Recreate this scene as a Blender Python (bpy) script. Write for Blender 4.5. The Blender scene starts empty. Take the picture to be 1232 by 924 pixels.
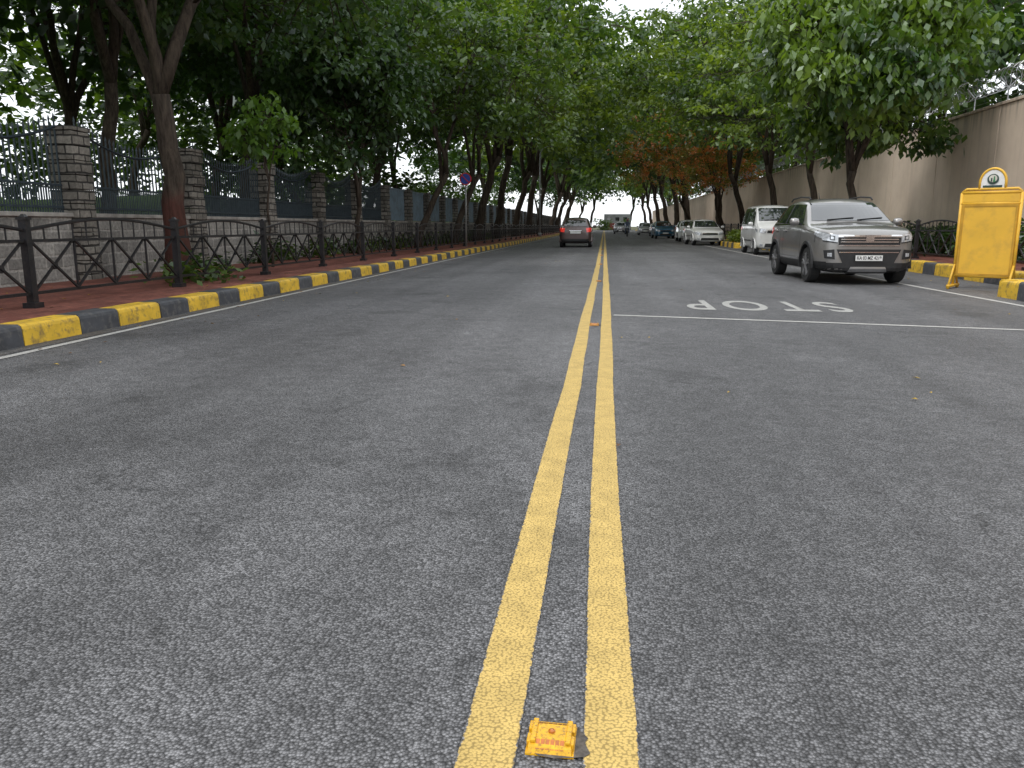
import bpy, math, random, bmesh
import numpy as np
from mathutils import Vector, Matrix
from mathutils.bvhtree import BVHTree
random.seed(7)
scene = bpy.context.scene
col = scene.collection
V = Vector

# ------------------------------------------------------------------ nodes
def newmat(name):
    m = bpy.data.materials.new(name); m.use_nodes = True
    nt = m.node_tree; nt.nodes.clear()
    out = nt.nodes.new('ShaderNodeOutputMaterial')
    return m, nt, out
def N(nt, t, **k):
    n = nt.nodes.new(t)
    for a, b in k.items(): setattr(n, a, b)
    return n
def mathn(nt, op, a, b=None, clamp=False):
    n = nt.nodes.new('ShaderNodeMath'); n.operation = op; n.use_clamp = clamp
    for i, x in enumerate((a, b)):
        if x is None: continue
        if isinstance(x, (int, float)): n.inputs[i].default_value = x
        else: nt.links.new(x, n.inputs[i])
    return n.outputs[0]
def mixc(nt, fac, a, b, mode='MIX'):
    n = nt.nodes.new('ShaderNodeMix'); n.data_type = 'RGBA'; n.blend_type = mode
    for idx, x in ((0, fac), (6, a), (7, b)):
        if isinstance(x, (int, float)): n.inputs[idx].default_value = x
        elif isinstance(x, tuple): n.inputs[idx].default_value = (x[0], x[1], x[2], 1)
        else: nt.links.new(x, n.inputs[idx])
    return n.outputs[2]
def noise(nt, vec, scale, detail=4, rough=.55, dim='3D'):
    n = nt.nodes.new('ShaderNodeTexNoise'); n.noise_dimensions = dim; n.inputs['Scale'].default_value = scale
    n.inputs['Detail'].default_value = detail; n.inputs['Roughness'].default_value = rough
    if vec is not None: nt.links.new(vec, n.inputs['Vector'])
    return n.outputs[0]
def maprange(nt, x, a, b, c=0., d=1.):
    n = nt.nodes.new('ShaderNodeMapRange'); nt.links.new(x, n.inputs[0])
    for i, q in enumerate((a, b, c, d)): n.inputs[i+1].default_value = q
    return n.outputs[0]
def objco(nt, scale=None):
    t = nt.nodes.new('ShaderNodeTexCoord'); o = t.outputs['Object']
    if scale:
        m = nt.nodes.new('ShaderNodeMapping'); m.inputs['Scale'].default_value = scale
        nt.links.new(o, m.inputs['Vector']); o = m.outputs[0]
    return o
def bsdf(nt, out, color, rough=.6, metal=0., spec=.5, coat=0., height=None, bstr=.3, bdist=.01):
    b = nt.nodes.new('ShaderNodeBsdfPrincipled')
    if isinstance(color, tuple): b.inputs['Base Color'].default_value = (*color[:3], 1)
    else: nt.links.new(color, b.inputs['Base Color'])
    if isinstance(rough, (int, float)): b.inputs['Roughness'].default_value = rough
    else: nt.links.new(rough, b.inputs['Roughness'])
    b.inputs['Metallic'].default_value = metal
    b.inputs['Specular IOR Level'].default_value = spec
    b.inputs['Coat Weight'].default_value = coat
    b.inputs['Coat Roughness'].default_value = .04
    if height is not None:
        bp = nt.nodes.new('ShaderNodeBump'); bp.inputs['Strength'].default_value = bstr
        bp.inputs['Distance'].default_value = bdist
        nt.links.new(height, bp.inputs['Height']); nt.links.new(bp.outputs[0], b.inputs['Normal'])
    if out is not None: nt.links.new(b.outputs[0], out.inputs[0])
    return b
def basic(name, c, rough=.6, metal=0., var=.2, scale=6, coat=0., bump=0., spec=.5, emit=None, dirt=None):
    m, nt, out = newmat(name); co = objco(nt)
    n = noise(nt, co, scale, 4)
    f = maprange(nt, n, .3, .7, 1-var, 1+var)
    cc = N(nt, 'ShaderNodeVectorMath', operation='SCALE'); cc.inputs[0].default_value = c[:3]
    nt.links.new(f, cc.inputs['Scale']); colr = cc.outputs[0]
    if dirt:
        n2 = noise(nt, co, scale*2.3, 6, .65)
        colr = mixc(nt, maprange(nt, n2, .5, .66, 0, dirt[3]), colr, dirt[:3])
    b = bsdf(nt, out, colr, rough, metal, spec, coat, n if bump else None, bump)
    if emit:
        b.inputs['Emission Color'].default_value = (*emit[:3], 1); b.inputs['Emission Strength'].default_value = emit[3]
    return m

# --- asphalt
def asphalt_color(nt):
    co = objco(nt)
    vo = N(nt, 'ShaderNodeTexVoronoi', voronoi_dimensions='2D'); vo.inputs['Scale'].default_value = 135
    nt.links.new(co, vo.inputs['Vector'])
    sep = N(nt, 'ShaderNodeSeparateColor'); nt.links.new(vo.outputs['Color'], sep.inputs[0])
    r = mathn(nt, 'POWER', sep.outputs[0], 1.6)
    val = maprange(nt, r, 0, 1, .080, .270)
    edge = maprange(nt, vo.outputs['Distance'], .22, .72, 1, .28)
    val = mathn(nt, 'MULTIPLY', val, edge)
    big = maprange(nt, noise(nt, co, .35, 3, .6, '2D'), .3, .7, .80, 1.18)
    mid = maprange(nt, noise(nt, co, 7, 4, .72, '2D'), .3, .7, .80, 1.2)
    st = noise(nt, objco(nt, (1.3, .05, 1)), 1, 2, .55, '2D')
    st = maprange(nt, st, .35, .65, .85, 1.12)
    val = mathn(nt, 'MULTIPLY', mathn(nt, 'MULTIPLY', val, big), mathn(nt, 'MULTIPLY', mid, st))
    comb = N(nt, 'ShaderNodeCombineColor')
    nt.links.new(val, comb.inputs[0]); nt.links.new(mathn(nt, 'MULTIPLY', val, .995), comb.inputs[1])
    nt.links.new(mathn(nt, 'MULTIPLY', val, 1.02), comb.inputs[2])
    h = mathn(nt, 'ADD', mathn(nt, 'MULTIPLY', vo.outputs['Distance'], -1.0), mathn(nt, 'MULTIPLY', sep.outputs[1], .5))
    return comb.outputs[0], h, edge, co
def m_asphalt():
    m, nt, out = newmat('asphalt'); c, h, e, co = asphalt_color(nt)
    v2 = N(nt, 'ShaderNodeTexVoronoi', feature='DISTANCE_TO_EDGE', voronoi_dimensions='2D'); v2.inputs['Scale'].default_value = .30
    w2 = N(nt, 'ShaderNodeTexNoise', noise_dimensions='2D'); w2.inputs['Scale'].default_value = 1.5; w2.inputs['Detail'].default_value = 5
    nt.links.new(co, w2.inputs['Vector'])
    a2 = N(nt, 'ShaderNodeVectorMath', operation='MULTIPLY_ADD'); nt.links.new(w2.outputs['Color'], a2.inputs[0])
    a2.inputs[1].default_value = (.9, .9, .9); nt.links.new(co, a2.inputs[2]); nt.links.new(a2.outputs[0], v2.inputs['Vector'])
    crack = maprange(nt, v2.outputs['Distance'], 0, .005, .5, 1)
    msk = maprange(nt, w2.outputs[0], .52, .58, 0, 1)
    crack = mathn(nt, 'MAXIMUM', crack, mathn(nt, 'SUBTRACT', 1, msk))
    sn = noise(nt, co, 1.0, 5, .7, '2D')
    stn = mathn(nt, 'MULTIPLY', maprange(nt, sn, .57, .70, 1, .68), maprange(nt, sn, .27, .34, 1.28, 1))
    s = N(nt, 'ShaderNodeVectorMath', operation='SCALE'); nt.links.new(c, s.inputs[0]); nt.links.new(mathn(nt, 'MULTIPLY', crack, stn), s.inputs['Scale'])
    bsdf(nt, out, s.outputs[0], .62, 0, .45, 0, h, .9, .005); return m
def m_paint(name, c, wear=.5, speck=.35):
    m, nt, out = newmat(name); ac, h, e, co = asphalt_color(nt)
    uv = N(nt, 'ShaderNodeTexCoord').outputs['UV']; sx = N(nt, 'ShaderNodeSeparateXYZ'); nt.links.new(uv, sx.inputs[0])
    d = mathn(nt, 'MINIMUM', sx.outputs[0], mathn(nt, 'SUBTRACT', 1, sx.outputs[0]))
    edge = maprange(nt, d, 0, .11, 0, .5)
    n1 = noise(nt, co, 55, 4, .7); n2 = noise(nt, co, 3, 5, .7)
    a = mathn(nt, 'ADD', edge, mathn(nt, 'ADD', mathn(nt, 'MULTIPLY', n1, .8), mathn(nt, 'MULTIPLY', n2, .5)))
    mask = maprange(nt, a, .60+wear*.2, .70+wear*.2, 0, 1)
    pit = maprange(nt, e, .40, .80, 1-speck, 1)
    col2 = mixc(nt, maprange(nt, noise(nt, co, 9, 5, .7), .35, .7), tuple(x*.8 for x in c), tuple(min(1, x*1.1) for x in c))
    mm = N(nt, 'ShaderNodeVectorMath', operation='SCALE'); nt.links.new(col2, mm.inputs[0]); nt.links.new(pit, mm.inputs['Scale'])
    cc = mixc(nt, mask, ac, mm.outputs[0])
    bsdf(nt, out, cc, .7, 0, .35, 0, h, .45, .004); return m
def brickmat(name, c1, c2, mortar, bw, bh, ms, mode='wall', rough=.85, bump=.6, off=.5, nscale=18):
    m, nt, out = newmat(name); co = objco(nt); s = N(nt, 'ShaderNodeSeparateXYZ'); nt.links.new(co, s.inputs[0])
    cb = N(nt, 'ShaderNodeCombineXYZ')
    if mode == 'wall':
        nt.links.new(mathn(nt, 'ADD', s.outputs[0], s.outputs[1]), cb.inputs[0]); nt.links.new(s.outputs[2], cb.inputs[1])
    else:
        nt.links.new(s.outputs[1], cb.inputs[0]); nt.links.new(s.outputs[0], cb.inputs[1])
    wn = N(nt, 'ShaderNodeTexNoise'); wn.inputs['Scale'].default_value = 5; nt.links.new(co, wn.inputs['Vector'])
    ad = N(nt, 'ShaderNodeVectorMath', operation='MULTIPLY_ADD'); nt.links.new(wn.outputs['Color'], ad.inputs[0])
    k = .05 if mode == 'wall' else .008
    ad.inputs[1].default_value = (k, k, 0); nt.links.new(cb.outputs[0], ad.inputs[2])
    b = N(nt, 'ShaderNodeTexBrick'); b.offset = off; nt.links.new(ad.outputs[0], b.inputs['Vector'])
    b.inputs['Color1'].default_value = (*c1, 1); b.inputs['Color2'].default_value = (*c2, 1); b.inputs['Mortar'].default_value = (*mortar, 1)
    b.inputs['Scale'].default_value = 1; b.inputs['Brick Width'].default_value = bw; b.inputs['Row Height'].default_value = bh
    b.inputs['Mortar Size'].default_value = ms; b.inputs['Mortar Smooth'].default_value = .4
    n = noise(nt, co, nscale, 6, .7)
    g = maprange(nt, n, .3, .7, .6, 1.35)
    g2 = maprange(nt, noise(nt, co, 1.2, 4), .3, .7, .65, 1.2)
    sc = N(nt, 'ShaderNodeVectorMath', operation='SCALE'); nt.links.new(b.outputs['Color'], sc.inputs[0])
    nt.links.new(mathn(nt, 'MULTIPLY', g, g2), sc.inputs['Scale'])
    h = mathn(nt, 'ADD', mathn(nt, 'MULTIPLY', b.outputs['Fac'], -1.), mathn(nt, 'MULTIPLY', n, .5))
    bsdf(nt, out, sc.outputs[0], rough, 0, .3, 0, h, bump, .02); return m
def m_concrete_wall():
    m, nt, out = newmat('concrete_render'); co = objco(nt)
    a = noise(nt, co, .8, 6, .65); st = noise(nt, objco(nt, (2.5, 2.5, .16)), 1.4, 5, .6)
    c = mixc(nt, maprange(nt, a, .3, .7), (.66, .54, .43), (.80, .67, .54))
    c = mixc(nt, maprange(nt, st, .54, .78, 0, .35), c, (.42, .35, .28))
    zz = N(nt, 'ShaderNodeSeparateXYZ'); nt.links.new(co, zz.inputs[0])
    low = mathn(nt, 'MULTIPLY', maprange(nt, zz.outputs[2], .2, 1.5, .6, 0), maprange(nt, noise(nt, co, 2, 4), .3, .6))
    c = mixc(nt, low, c, (.25, .22, .18))
    top = mathn(nt, 'MULTIPLY', maprange(nt, zz.outputs[2], 3.6, 4.3, 0, .6), maprange(nt, st, .44, .62))
    c = mixc(nt, top, c, (.2, .17, .14))
    bsdf(nt, out, c, .9, 0, .2, 0, noise(nt, co, 30, 4), .2, .01); return m
def m_leaf(name, c1, c2, c3=None, trans=.35, gloss=.06, th3=.55):
    m, nt, out = newmat(name)
    g = N(nt, 'ShaderNodeNewGeometry'); oi = N(nt, 'ShaderNodeObjectInfo')
    co = objco(nt)
    n = maprange(nt, noise(nt, co, .55, 1), .40, .60)
    f = mathn(nt, 'ADD', mathn(nt, 'MULTIPLY', n, .6), mathn(nt, 'MULTIPLY', g.outputs['Random Per Island'], .4))
    c = mixc(nt, f, c1, c2)
    if c3: c = mixc(nt, maprange(nt, noise(nt, co, .9, 1), th3, th3+.07, 0, .9), c, c3)
    k = mathn(nt, 'ADD', .75, mathn(nt, 'MULTIPLY', oi.outputs['Random'], .5))
    s = N(nt, 'ShaderNodeVectorMath', operation='SCALE'); nt.links.new(c, s.inputs[0]); nt.links.new(k, s.inputs['Scale'])
    b = N(nt, 'ShaderNodeBsdfDiffuse'); nt.links.new(s.outputs[0], b.inputs[0])
    t = N(nt, 'ShaderNodeBsdfTranslucent')
    tc = mixc(nt, 1., s.outputs[0], (1.8, 1.9, .6), 'MULTIPLY'); nt.links.new(tc, t.inputs[0])
    mx = N(nt, 'ShaderNodeMixShader'); mx.inputs[0].default_value = trans
    nt.links.new(b.outputs[0], mx.inputs[1]); nt.links.new(t.outputs[0], mx.inputs[2])
    gl = N(nt, 'ShaderNodeBsdfGlossy'); gl.inputs['Roughness'].default_value = .42; gl.inputs[0].default_value = (.8, .85, .9, 1)
    m2 = N(nt, 'ShaderNodeMixShader'); m2.inputs[0].default_value = gloss
    nt.links.new(mx.outputs[0], m2.inputs[1]); nt.links.new(gl.outputs[0], m2.inputs[2]); nt.links.new(m2.outputs[0], out.inputs[0])
    return m
def m_bark(name, painted=False):
    m, nt, out = newmat(name); co = objco(nt, (9, 9, 1.6)); o = objco(nt)
    n = noise(nt, co, 1.6, 6, .7)
    c = mixc(nt, maprange(nt, n, .35, .65), (.024, .018, .014), (.085, .066, .05))
    if painted:
        z = N(nt, 'ShaderNodeSeparateXYZ'); nt.links.new(o, z.inputs[0])
        zz = mathn(nt, 'ADD', z.outputs[2], mathn(nt, 'MULTIPLY', noise(nt, o, 5, 4), .5))
        f = mathn(nt, 'MULTIPLY', maprange(nt, zz, 1.55, 1.9, .7, 0), maprange(nt, n, .3, .5, .4, 1))
        c = mixc(nt, f, c, (.085, .026, .02))
    bsdf(nt, out, c, .9, 0, .2, 0, n, .9, .03); return m
def m_grass(name, c1, c2):
    m, nt, out = newmat(name); co = objco(nt)
    n = noise(nt, co, 14, 6, .75); n2 = noise(nt, co, .5, 3)
    c = mixc(nt, maprange(nt, n, .3, .7), c1, c2); c = mixc(nt, maprange(nt, n2, .5, .7, 0, .5), c, (.10, .08, .04))
    bsdf(nt, out, c, .9, 0, .2, 0, n, .8, .05); return m

ASPH = m_asphalt()
YEL = m_paint('yellow_road_paint', (.64, .45, .145), .30, .45)
WHT = m_paint('white_road_paint', (.54, .53, .50), .46, .42)
WHT2 = m_paint('faded_white_road_paint', (.46, .455, .43), .22, .50)
KY = basic('kerb_yellow', (.68, .43, .035), .6, var=.18, scale=5, bump=.25, dirt=(.14, .10, .06, .75))
KB = basic('kerb_dark', (.055, .058, .066), .6, var=.3, scale=5, bump=.25, dirt=(.15, .14, .13, .6))
IRON = basic('black_iron', (.012, .012, .014), .4, .0, .3, 10, spec=.5, dirt=(.05, .04, .035, .5))
PIRON = basic('bluegrey_iron', (.035, .05, .062), .5, .2, .25, 8)
SHEET = basic('bluegrey_sheet', (.15, .21, .26), .55, .1, .25, 2, dirt=(.1, .1, .1, .5))
STONE = brickmat('granite_blocks', (.19, .18, .165), (.30, .285, .26), (.34, .32, .29), .42, .2, .022)
PSTONE = brickmat('pillar_stone', (.14, .128, .11), (.25, .23, .20), (.04, .037, .034), .3, .15, .018)
TILE = brickmat('red_paver', (.18, .062, .045), (.26, .095, .068), (.07, .045, .04), .24, .12, .006, 'floor', .8, .3)
COPE = basic('coping_concrete', (.30, .28, .255), .85, var=.35, scale=4, bump=.3)
WALLM = m_concrete_wall()
GRASS = m_grass('grass', (.06, .12, .02), (.17, .28, .05))
SOIL = m_grass('soil_grass', (.05, .045, .025), (.08, .09, .035))
BARK = m_bark('bark'); BARKP = m_bark('bark_painted', True)
L_DARK = m_leaf('leaf_dark', (.014, .038, .009), (.052, .10, .020), trans=.3)
L_MID = m_leaf('leaf_mid', (.020, .048, .010), (.105, .165, .028))
L_BRT = m_leaf('leaf_bright', (.034, .073, .012), (.20, .265, .034))
L_MANGO = m_leaf('leaf_mango', (.026, .075, .013), (.19, .285, .038), None, .35, .07)
L_LIME = m_leaf('leaf_lime', (.08, .17, .02), (.19, .33, .04), None, .38)
L_ORG = m_leaf('leaf_orange', (.05, .075, .014), (.22, .20, .035), (.46, .14, .05), th3=.50)
GLASS = basic('car_glass', (.02, .025, .027), .04, 0, .1, 3, coat=1., spec=.9)
BLK = basic('black_plastic', (.018, .018, .019), .55, 0, .2, 12)
RUB = basic('tyre_rubber', (.02, .02, .02), .85, 0, .25, 20, bump=.2)
RIM = basic('alloy_rim', (.45, .45, .46), .3, .8, .1, 9)
CHR = basic('chrome', (.75, .75, .77), .12, 1., .05, 5)
LAMP = basic('headlamp_lens', (.55, .57, .6), .08, .35, .35, 18, coat=1.)
RED = basic('tail_lamp', (.5, .015, .01), .15, 0, .15, 20, coat=1., emit=(1, .05, .03, .35))
AMB = basic('amber_lens', (.45, .13, .015), .25, 0, .3, 60, coat=.5)
PLW = basic('plate_white', (.75, .75, .73), .4, 0, .08, 12)
INK = basic('plate_ink', (.01, .01, .01), .5, 0, .1, 12)
def carpaint(name, c, metal=.5): return basic(name, c, .28, metal, .05, 3, coat=1., dirt=(c[0]*.7, c[1]*.68, c[2]*.62, .25))

# ------------------------------------------------------------------ mesh builder
class MB:
    def __init__(s): s.v = []; s.f = []; s.m = []; s.uv = None
    def quad(s, a, b, c, d, mi=0):
        i = len(s.v); s.v += [tuple(a), tuple(b), tuple(c), tuple(d)]; s.f.append((i, i+1, i+2, i+3)); s.m.append(mi)
    def box(s, c, d, mi=0, rz=0., taper=1.):
        i = len(s.v); cr, sr = math.cos(rz), math.sin(rz)
        for z in (-.5, .5):
            k = taper if z > 0 else 1
            for x, y in ((-.5, -.5), (.5, -.5), (.5, .5), (-.5, .5)):
                X, Y = x*d[0]*k, y*d[1]*k
                s.v.append((c[0]+X*cr-Y*sr, c[1]+X*sr+Y*cr, c[2]+z*d[2]))
        for q in ((3, 2, 1, 0), (4, 5, 6, 7), (0, 1, 5, 4), (1, 2, 6, 5), (2, 3, 7, 6), (3, 0, 4, 7)):
            s.f.append(tuple(i+k for k in q)); s.m.append(mi)
    def tube(s, pts, rad, n=8, mi=0, rot=0.):
        pts = [V(p) for p in pts]
        if not hasattr(rad, '__len__'): rad = [rad]*len(pts)
        i0 = len(s.v); prev = None
        for k, p in enumerate(pts):
            t = (pts[min(k+1, len(pts)-1)]-pts[max(k-1, 0)])
            t = t.normalized() if t.length > 1e-9 else V((0, 0, 1))
            ref = prev if prev is not None else (V((0, 0, 1)) if abs(t.z) < .95 else V((1, 0, 0)))
            n1 = ref-t*ref.dot(t)
            if n1.length < 1e-6: n1 = t.orthogonal()
            n1.normalize(); prev = n1; n2 = t.cross(n1)
            for j in range(n):
                a = 2*math.pi*j/n+rot
                q = p+(n1*math.cos(a)+n2*math.sin(a))*rad[k]; s.v.append(tuple(q))
        for k in range(len(pts)-1):
            for j in range(n):
                a = i0+k*n+j; b = i0+k*n+(j+1) % n
                s.f.append((a, b, b+n, a+n)); s.m.append(mi)
        s.f.append(tuple(i0+j for j in reversed(range(n)))); s.m.append(mi)
        e = i0+(len(pts)-1)*n; s.f.append(tuple(e+j for j in range(n))); s.m.append(mi)
    def bar(s, p, q, w, mi=0): s.tube([p, q], w*.707, 4, mi, math.pi/4)
    def lathe(s, prof, c, axis='x', n=24, mi=0):
        i0 = len(s.v)
        for r, h in prof:
            for j in range(n):
                a = 2*math.pi*j/n; u, w = r*math.cos(a), r*math.sin(a)
                q = {'x': (h, u, w), 'y': (u, h, w), 'z': (u, w, h)}[axis]
                s.v.append((c[0]+q[0], c[1]+q[1], c[2]+q[2]))
        for k in range(len(prof)-1):
            for j in range(n):
                a = i0+k*n+j; b = i0+k*n+(j+1) % n; s.f.append((a, b, b+n, a+n)); s.m.append(mi)
        s.f.append(tuple(i0+j for j in reversed(range(n)))); s.m.append(mi)
        e = i0+(len(prof)-1)*n; s.f.append(tuple(e+j for j in range(n))); s.m.append(mi)
    def build(s, name, mats, parent=None, smooth=False, bevel=0., loc=None):
        me = bpy.data.meshes.new(name); me.from_pydata(s.v, [], s.f)
        for m in mats: me.materials.append(m)
        me.polygons.foreach_set('material_index', s.m)
        if smooth: me.polygons.foreach_set('use_smooth', [True]*len(s.f))
        if s.uv:
            l = me.uv_layers.new(name='UVMap')
            for k, u in enumerate(s.uv): l.data[k].uv = u
        me.update(); o = bpy.data.objects.new(name, me); col.objects.link(o)
        if parent: o.parent = parent
        if loc: o.location = loc
        if bevel:
            b = o.modifiers.new('bevel', 'BEVEL'); b.width = bevel; b.segments = 2; b.limit_method = 'ANGLE'; b.angle_limit = .6
        return o
def empty(name, loc=(0, 0, 0), rz=0.):
    e = bpy.data.objects.new(name, None); e.empty_display_size = .2; col.objects.link(e)
    e.location = loc; e.rotation_euler = (0, 0, rz); return e

# ------------------------------------------------------------------ ground
def sheet(name, x0, x1, y0, y1, z, mat):
    b = MB(); b.quad((x0, y0, z), (x1, y0, z), (x1, y1, z), (x0, y1, z)); return b.build(name, [mat])
sheet('ground', -1500, 1500, -300, 2500, -.03, SOIL)
sheet('road', -5.6, 7.6, -30, 212, 0, ASPH)
def strip(name, pts, w, mat, z=.004):
    b = MB(); b.uv = []
    P = [V(p) for p in pts]
    for k in range(len(P)-1):
        a, c = P[k], P[k+1]; t = (c-a).normalized(); n = V((-t.y, t.x))*w/2
        b.quad((a.x-n.x, a.y-n.y, z), (c.x-n.x, c.y-n.y, z), (c.x+n.x, c.y+n.y, z), (a.x+n.x, a.y+n.y, z))
        b.uv += [(0, 0), (0, 1), (1, 1), (1, 0)]
    return b.build(name, [mat])
def waver(pts, step=1.0, amp=.006):
    out = []
    for k in range(len(pts)-1):
        a, c = V(pts[k]), V(pts[k+1]); n = max(1, int((c-a).length/step)) if (c-a).length < 60 else 12
        for j in range(n):
            p = a.lerp(c, j/n); out.append((p.x+random.uniform(-amp, amp), p.y))
    out.append(pts[-1]); return out
strip('centre_line_marking', waver([(-.24, -3), (-.213, 1.4), (-.205, 3), (-.188, 5.3), (-.185, 9.5), (-.15, 21), (-.12, 190)]), .118, YEL)
strip('centre_line_marking', waver([(.045, -3), (.040, 1.4), (.024, 3), (.03, 5.3), (.05, 9.5), (.06, 21), (.09, 190)]), .112, YEL)
strip('edge_line_marking', waver([(-4.86, -5), (-4.83, 6), (-4.87, 14), (-4.87, 190)]), .085, WHT)
strip('edge_line_marking', waver([(5.62, -5), (5.60, 11), (5.5, 15), (5.45, 190)]), .10, WHT)
strip('stop_line_marking', waver([(.14, 9.64), (2.6, 9.1), (5.5, 8.42)], .5, .008), .095, WHT)
cu = bpy.data.curves.new('stop_text', 'FONT'); cu.body = 'STOP'; cu.size = 1; cu.space_character = 1.3; cu.offset = .012
to = bpy.data.objects.new('tmp', cu); col.objects.link(to); dg = bpy.context.evaluated_depsgraph_get()
me = bpy.data.meshes.new_from_object(to.evaluated_get(dg)); bpy.data.objects.remove(to)
xs = [v.co.x for v in me.vertices]; ys = [v.co.y for v in me.vertices]
for v in me.vertices:
    fx = (v.co.x-min(xs))/(max(xs)-min(xs)); fy = (v.co.y-min(ys))/(max(ys)-min(ys))
    v.co = (3.16-fx*2.04, 11.75-fy*1.35-(.12*(1-fx)), .004)
uvl = me.uv_layers.new(name='UVMap')
for d in uvl.data: d.uv = (.5, .5)
me.materials.clear(); me.materials.append(WHT2)
for p in me.polygons: p.material_index = 0
so = bpy.data.objects.new('stop_lettering_marking', me); col.objects.link(so)

# road studs
SY = basic('stud_yellow', (.72, .39, .012), .4, 0, .18, 60, dirt=(.18, .10, .03, .8)); SMO = basic('stud_mortar', (.10, .088, .076), .9, 0, .5, 60, bump=.5)
SYD = basic('stud_worn', (.45, .20, .02), .5, 0, .2, 60, dirt=(.12, .09, .06, .8))
def stud(x, y, rz, ym):
    e = empty('road_stud', (x, y, 0), rz)
    b = MB()
    prof = [(-.052, .006), (-.046, .016), (-.026, .024), (.026, .024), (.046, .016), (.052, .006)]
    wid = [.047, .047, .042, .042, .047, .047]
    for k in range(5):
        (y0, z0), (y1, z1) = prof[k], prof[k+1]; w0, w1 = wid[k], wid[k+1]
        b.quad((-w0, y0, z0), (w0, y0, z0), (w1, y1, z1), (-w1, y1, z1))
    b.box((0, 0, .003), (.106, .106, .007))
    for s in (-1, 1):
        i = len(b.v); b.v += [(s*wid[k], prof[k][0], prof[k][1]) for k in range(6)]
        b.f.append(tuple(i+k for k in (range(6) if s < 0 else reversed(range(6))))); b.m.append(0)
        b.box((s*.038, 0, .0245), (.012, .08, .007)); b.box((s*.044, -.022, .014), (.015, .03, .018)); b.box((s*.044, .022, .014), (.015, .03, .018))
    b.build('housing', [ym], e, bevel=.002)
    r = MB()
    for sy in (-1, 1):
        for q in range(6):
            xa = -.031+q*.0105
            r.quad((xa, sy*.0485, .0138), (xa+.0085, sy*.0485, .0138), (xa+.0085, sy*.0285, .0242), (xa, sy*.0285, .0242))
    r.lathe([(.008, .0235), (.007, .0275), (.003, .029)], (0, 0, 0), 'z', 12)
    r.build('reflector', [AMB], e)
    g = MB(); n = 24
    g.v = [(.012+math.cos(2*math.pi*k/n)*(.064+random.uniform(-.004, .006)+(.022 if 18 < k < 23 else 0)), math.sin(2*math.pi*k/n)*(.064+random.uniform(-.004, .006)), .006) for k in range(n)]
    g.f = [tuple(range(n))]; g.m = [0]
    g.build('seating_mortar', [SMO], e)
    e.scale = (.94, .94, 1)
for k, yy in enumerate((1.48, 8.6, 15.6, 22.6, 29.6, 36.6)): stud(-.085+.002*k, yy, -.04, SY if k == 0 else SYD)

# ------------------------------------------------------------------ kerbs
def kerb(name, path, side, h, w, ly=.80, lb=.64, y0off=0.):
    b = MB()
    seglen = [(V(path[k+1])-V(path[k])).length for k in range(len(path)-1)]; tot = sum(seglen)
    def at(s):
        for k, L in enumerate(seglen):
            if s <= L or k == len(seglen)-1:
                t = (V(path[k+1])-V(path[k])).normalized(); return V(path[k])+t*s, t
            s -= L
    s = -y0off; yel = True; brk = []
    acc = 0
    for L in seglen[:-1]: acc += L; brk.append(acc)
    while s < tot:
        L = ly if yel else lb; e = s+L
        a, z = max(s, 0), min(e, tot)
        cuts = [a]+[q for q in brk if a+.02 < q < z-.02]+[z]
        for c0, c1 in zip(cuts, cuts[1:]):
            if c1-c0 < .03: continue
            p, t = at(c0+.006); q, _ = at(c1-.006); nrm = V((-t.y, t.x))*side
            jx = random.uniform(-.008, .008); jh = random.uniform(-.008, .008)
            prof = [(0+jx, -.02), (.012+jx, h-.045+jh), (.02+jx, h-.018+jh), (.045+jx, h+jh), (w-.02, h+jh), (w, h-.02+jh), (w, -.02)]
            i = len(b.v); n = len(prof)
            for base in (p, q):
                for d, zz in prof: b.v.append((base.x+nrm.x*d, base.y+nrm.y*d, zz))
            for k in range(n):
                k2 = (k+1) % n; f = (i+k, i+k2, i+n+k2, i+n+k)
                b.f.append(f if side > 0 else tuple(reversed(f))); b.m.append(0 if yel else 1)
            b.f.append(tuple(i+k for k in range(n))); b.m.append(0 if yel else 1)
            b.f.append(tuple(i+n+k for k in reversed(range(n)))); b.m.append(0 if yel else 1)
        s = e; yel = not yel
    return b.build(name, [KY, KB])
kerb('kerb', [(-5.10, -4.0), (-5.10, 190)], 1, .19, .30, .80, .64, y0off=-(6.51+4-1.44*7)*1.0+1.44)
kerb('kerb', [(5.95, -4), (5.95, 12.9), (7.15, 13.5), (7.2, 39.5), (6.3, 40.2), (6.3, 45), (7.2, 45.8), (7.2, 190)], -1, .26, .32, .85, .66, y0off=.3)
b = MB(); b.box((-7.2, 90, .06), (3.6, 200, .18)); b.build('pavement', [TILE])
b = MB(); b.box((9.0, 102, .08), (2.98, 176.5, .24)); b.build('pavement', [TILE])
b = MB(); b.box((8.35, 3.6, .08), (4.15, 18.4, .24)); b.build('pavement', [TILE])
b = MB(); b.box((6.96, 42.6, .08), (.68, 4.5, .24)); b.build('kerb_island', [SOIL])
def dirt(x0, x1):
    m, nt, out = newmat('gutter_dirt'); co = objco(nt, (3, .6, 1))
    ac, h, e, c0 = asphalt_color(nt)
    f = maprange(nt, noise(nt, co, 2.2, 6, .7), .42, .62, 0, .75)
    bsdf(nt, out, mixc(nt, f, ac, (.12, .10, .075)), .9, 0, .2, 0, h, .5, .005)
    return sheet('gutter', x0, x1, -4, 190, .003, m)
dirt(-5.16, -4.93)

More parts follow.
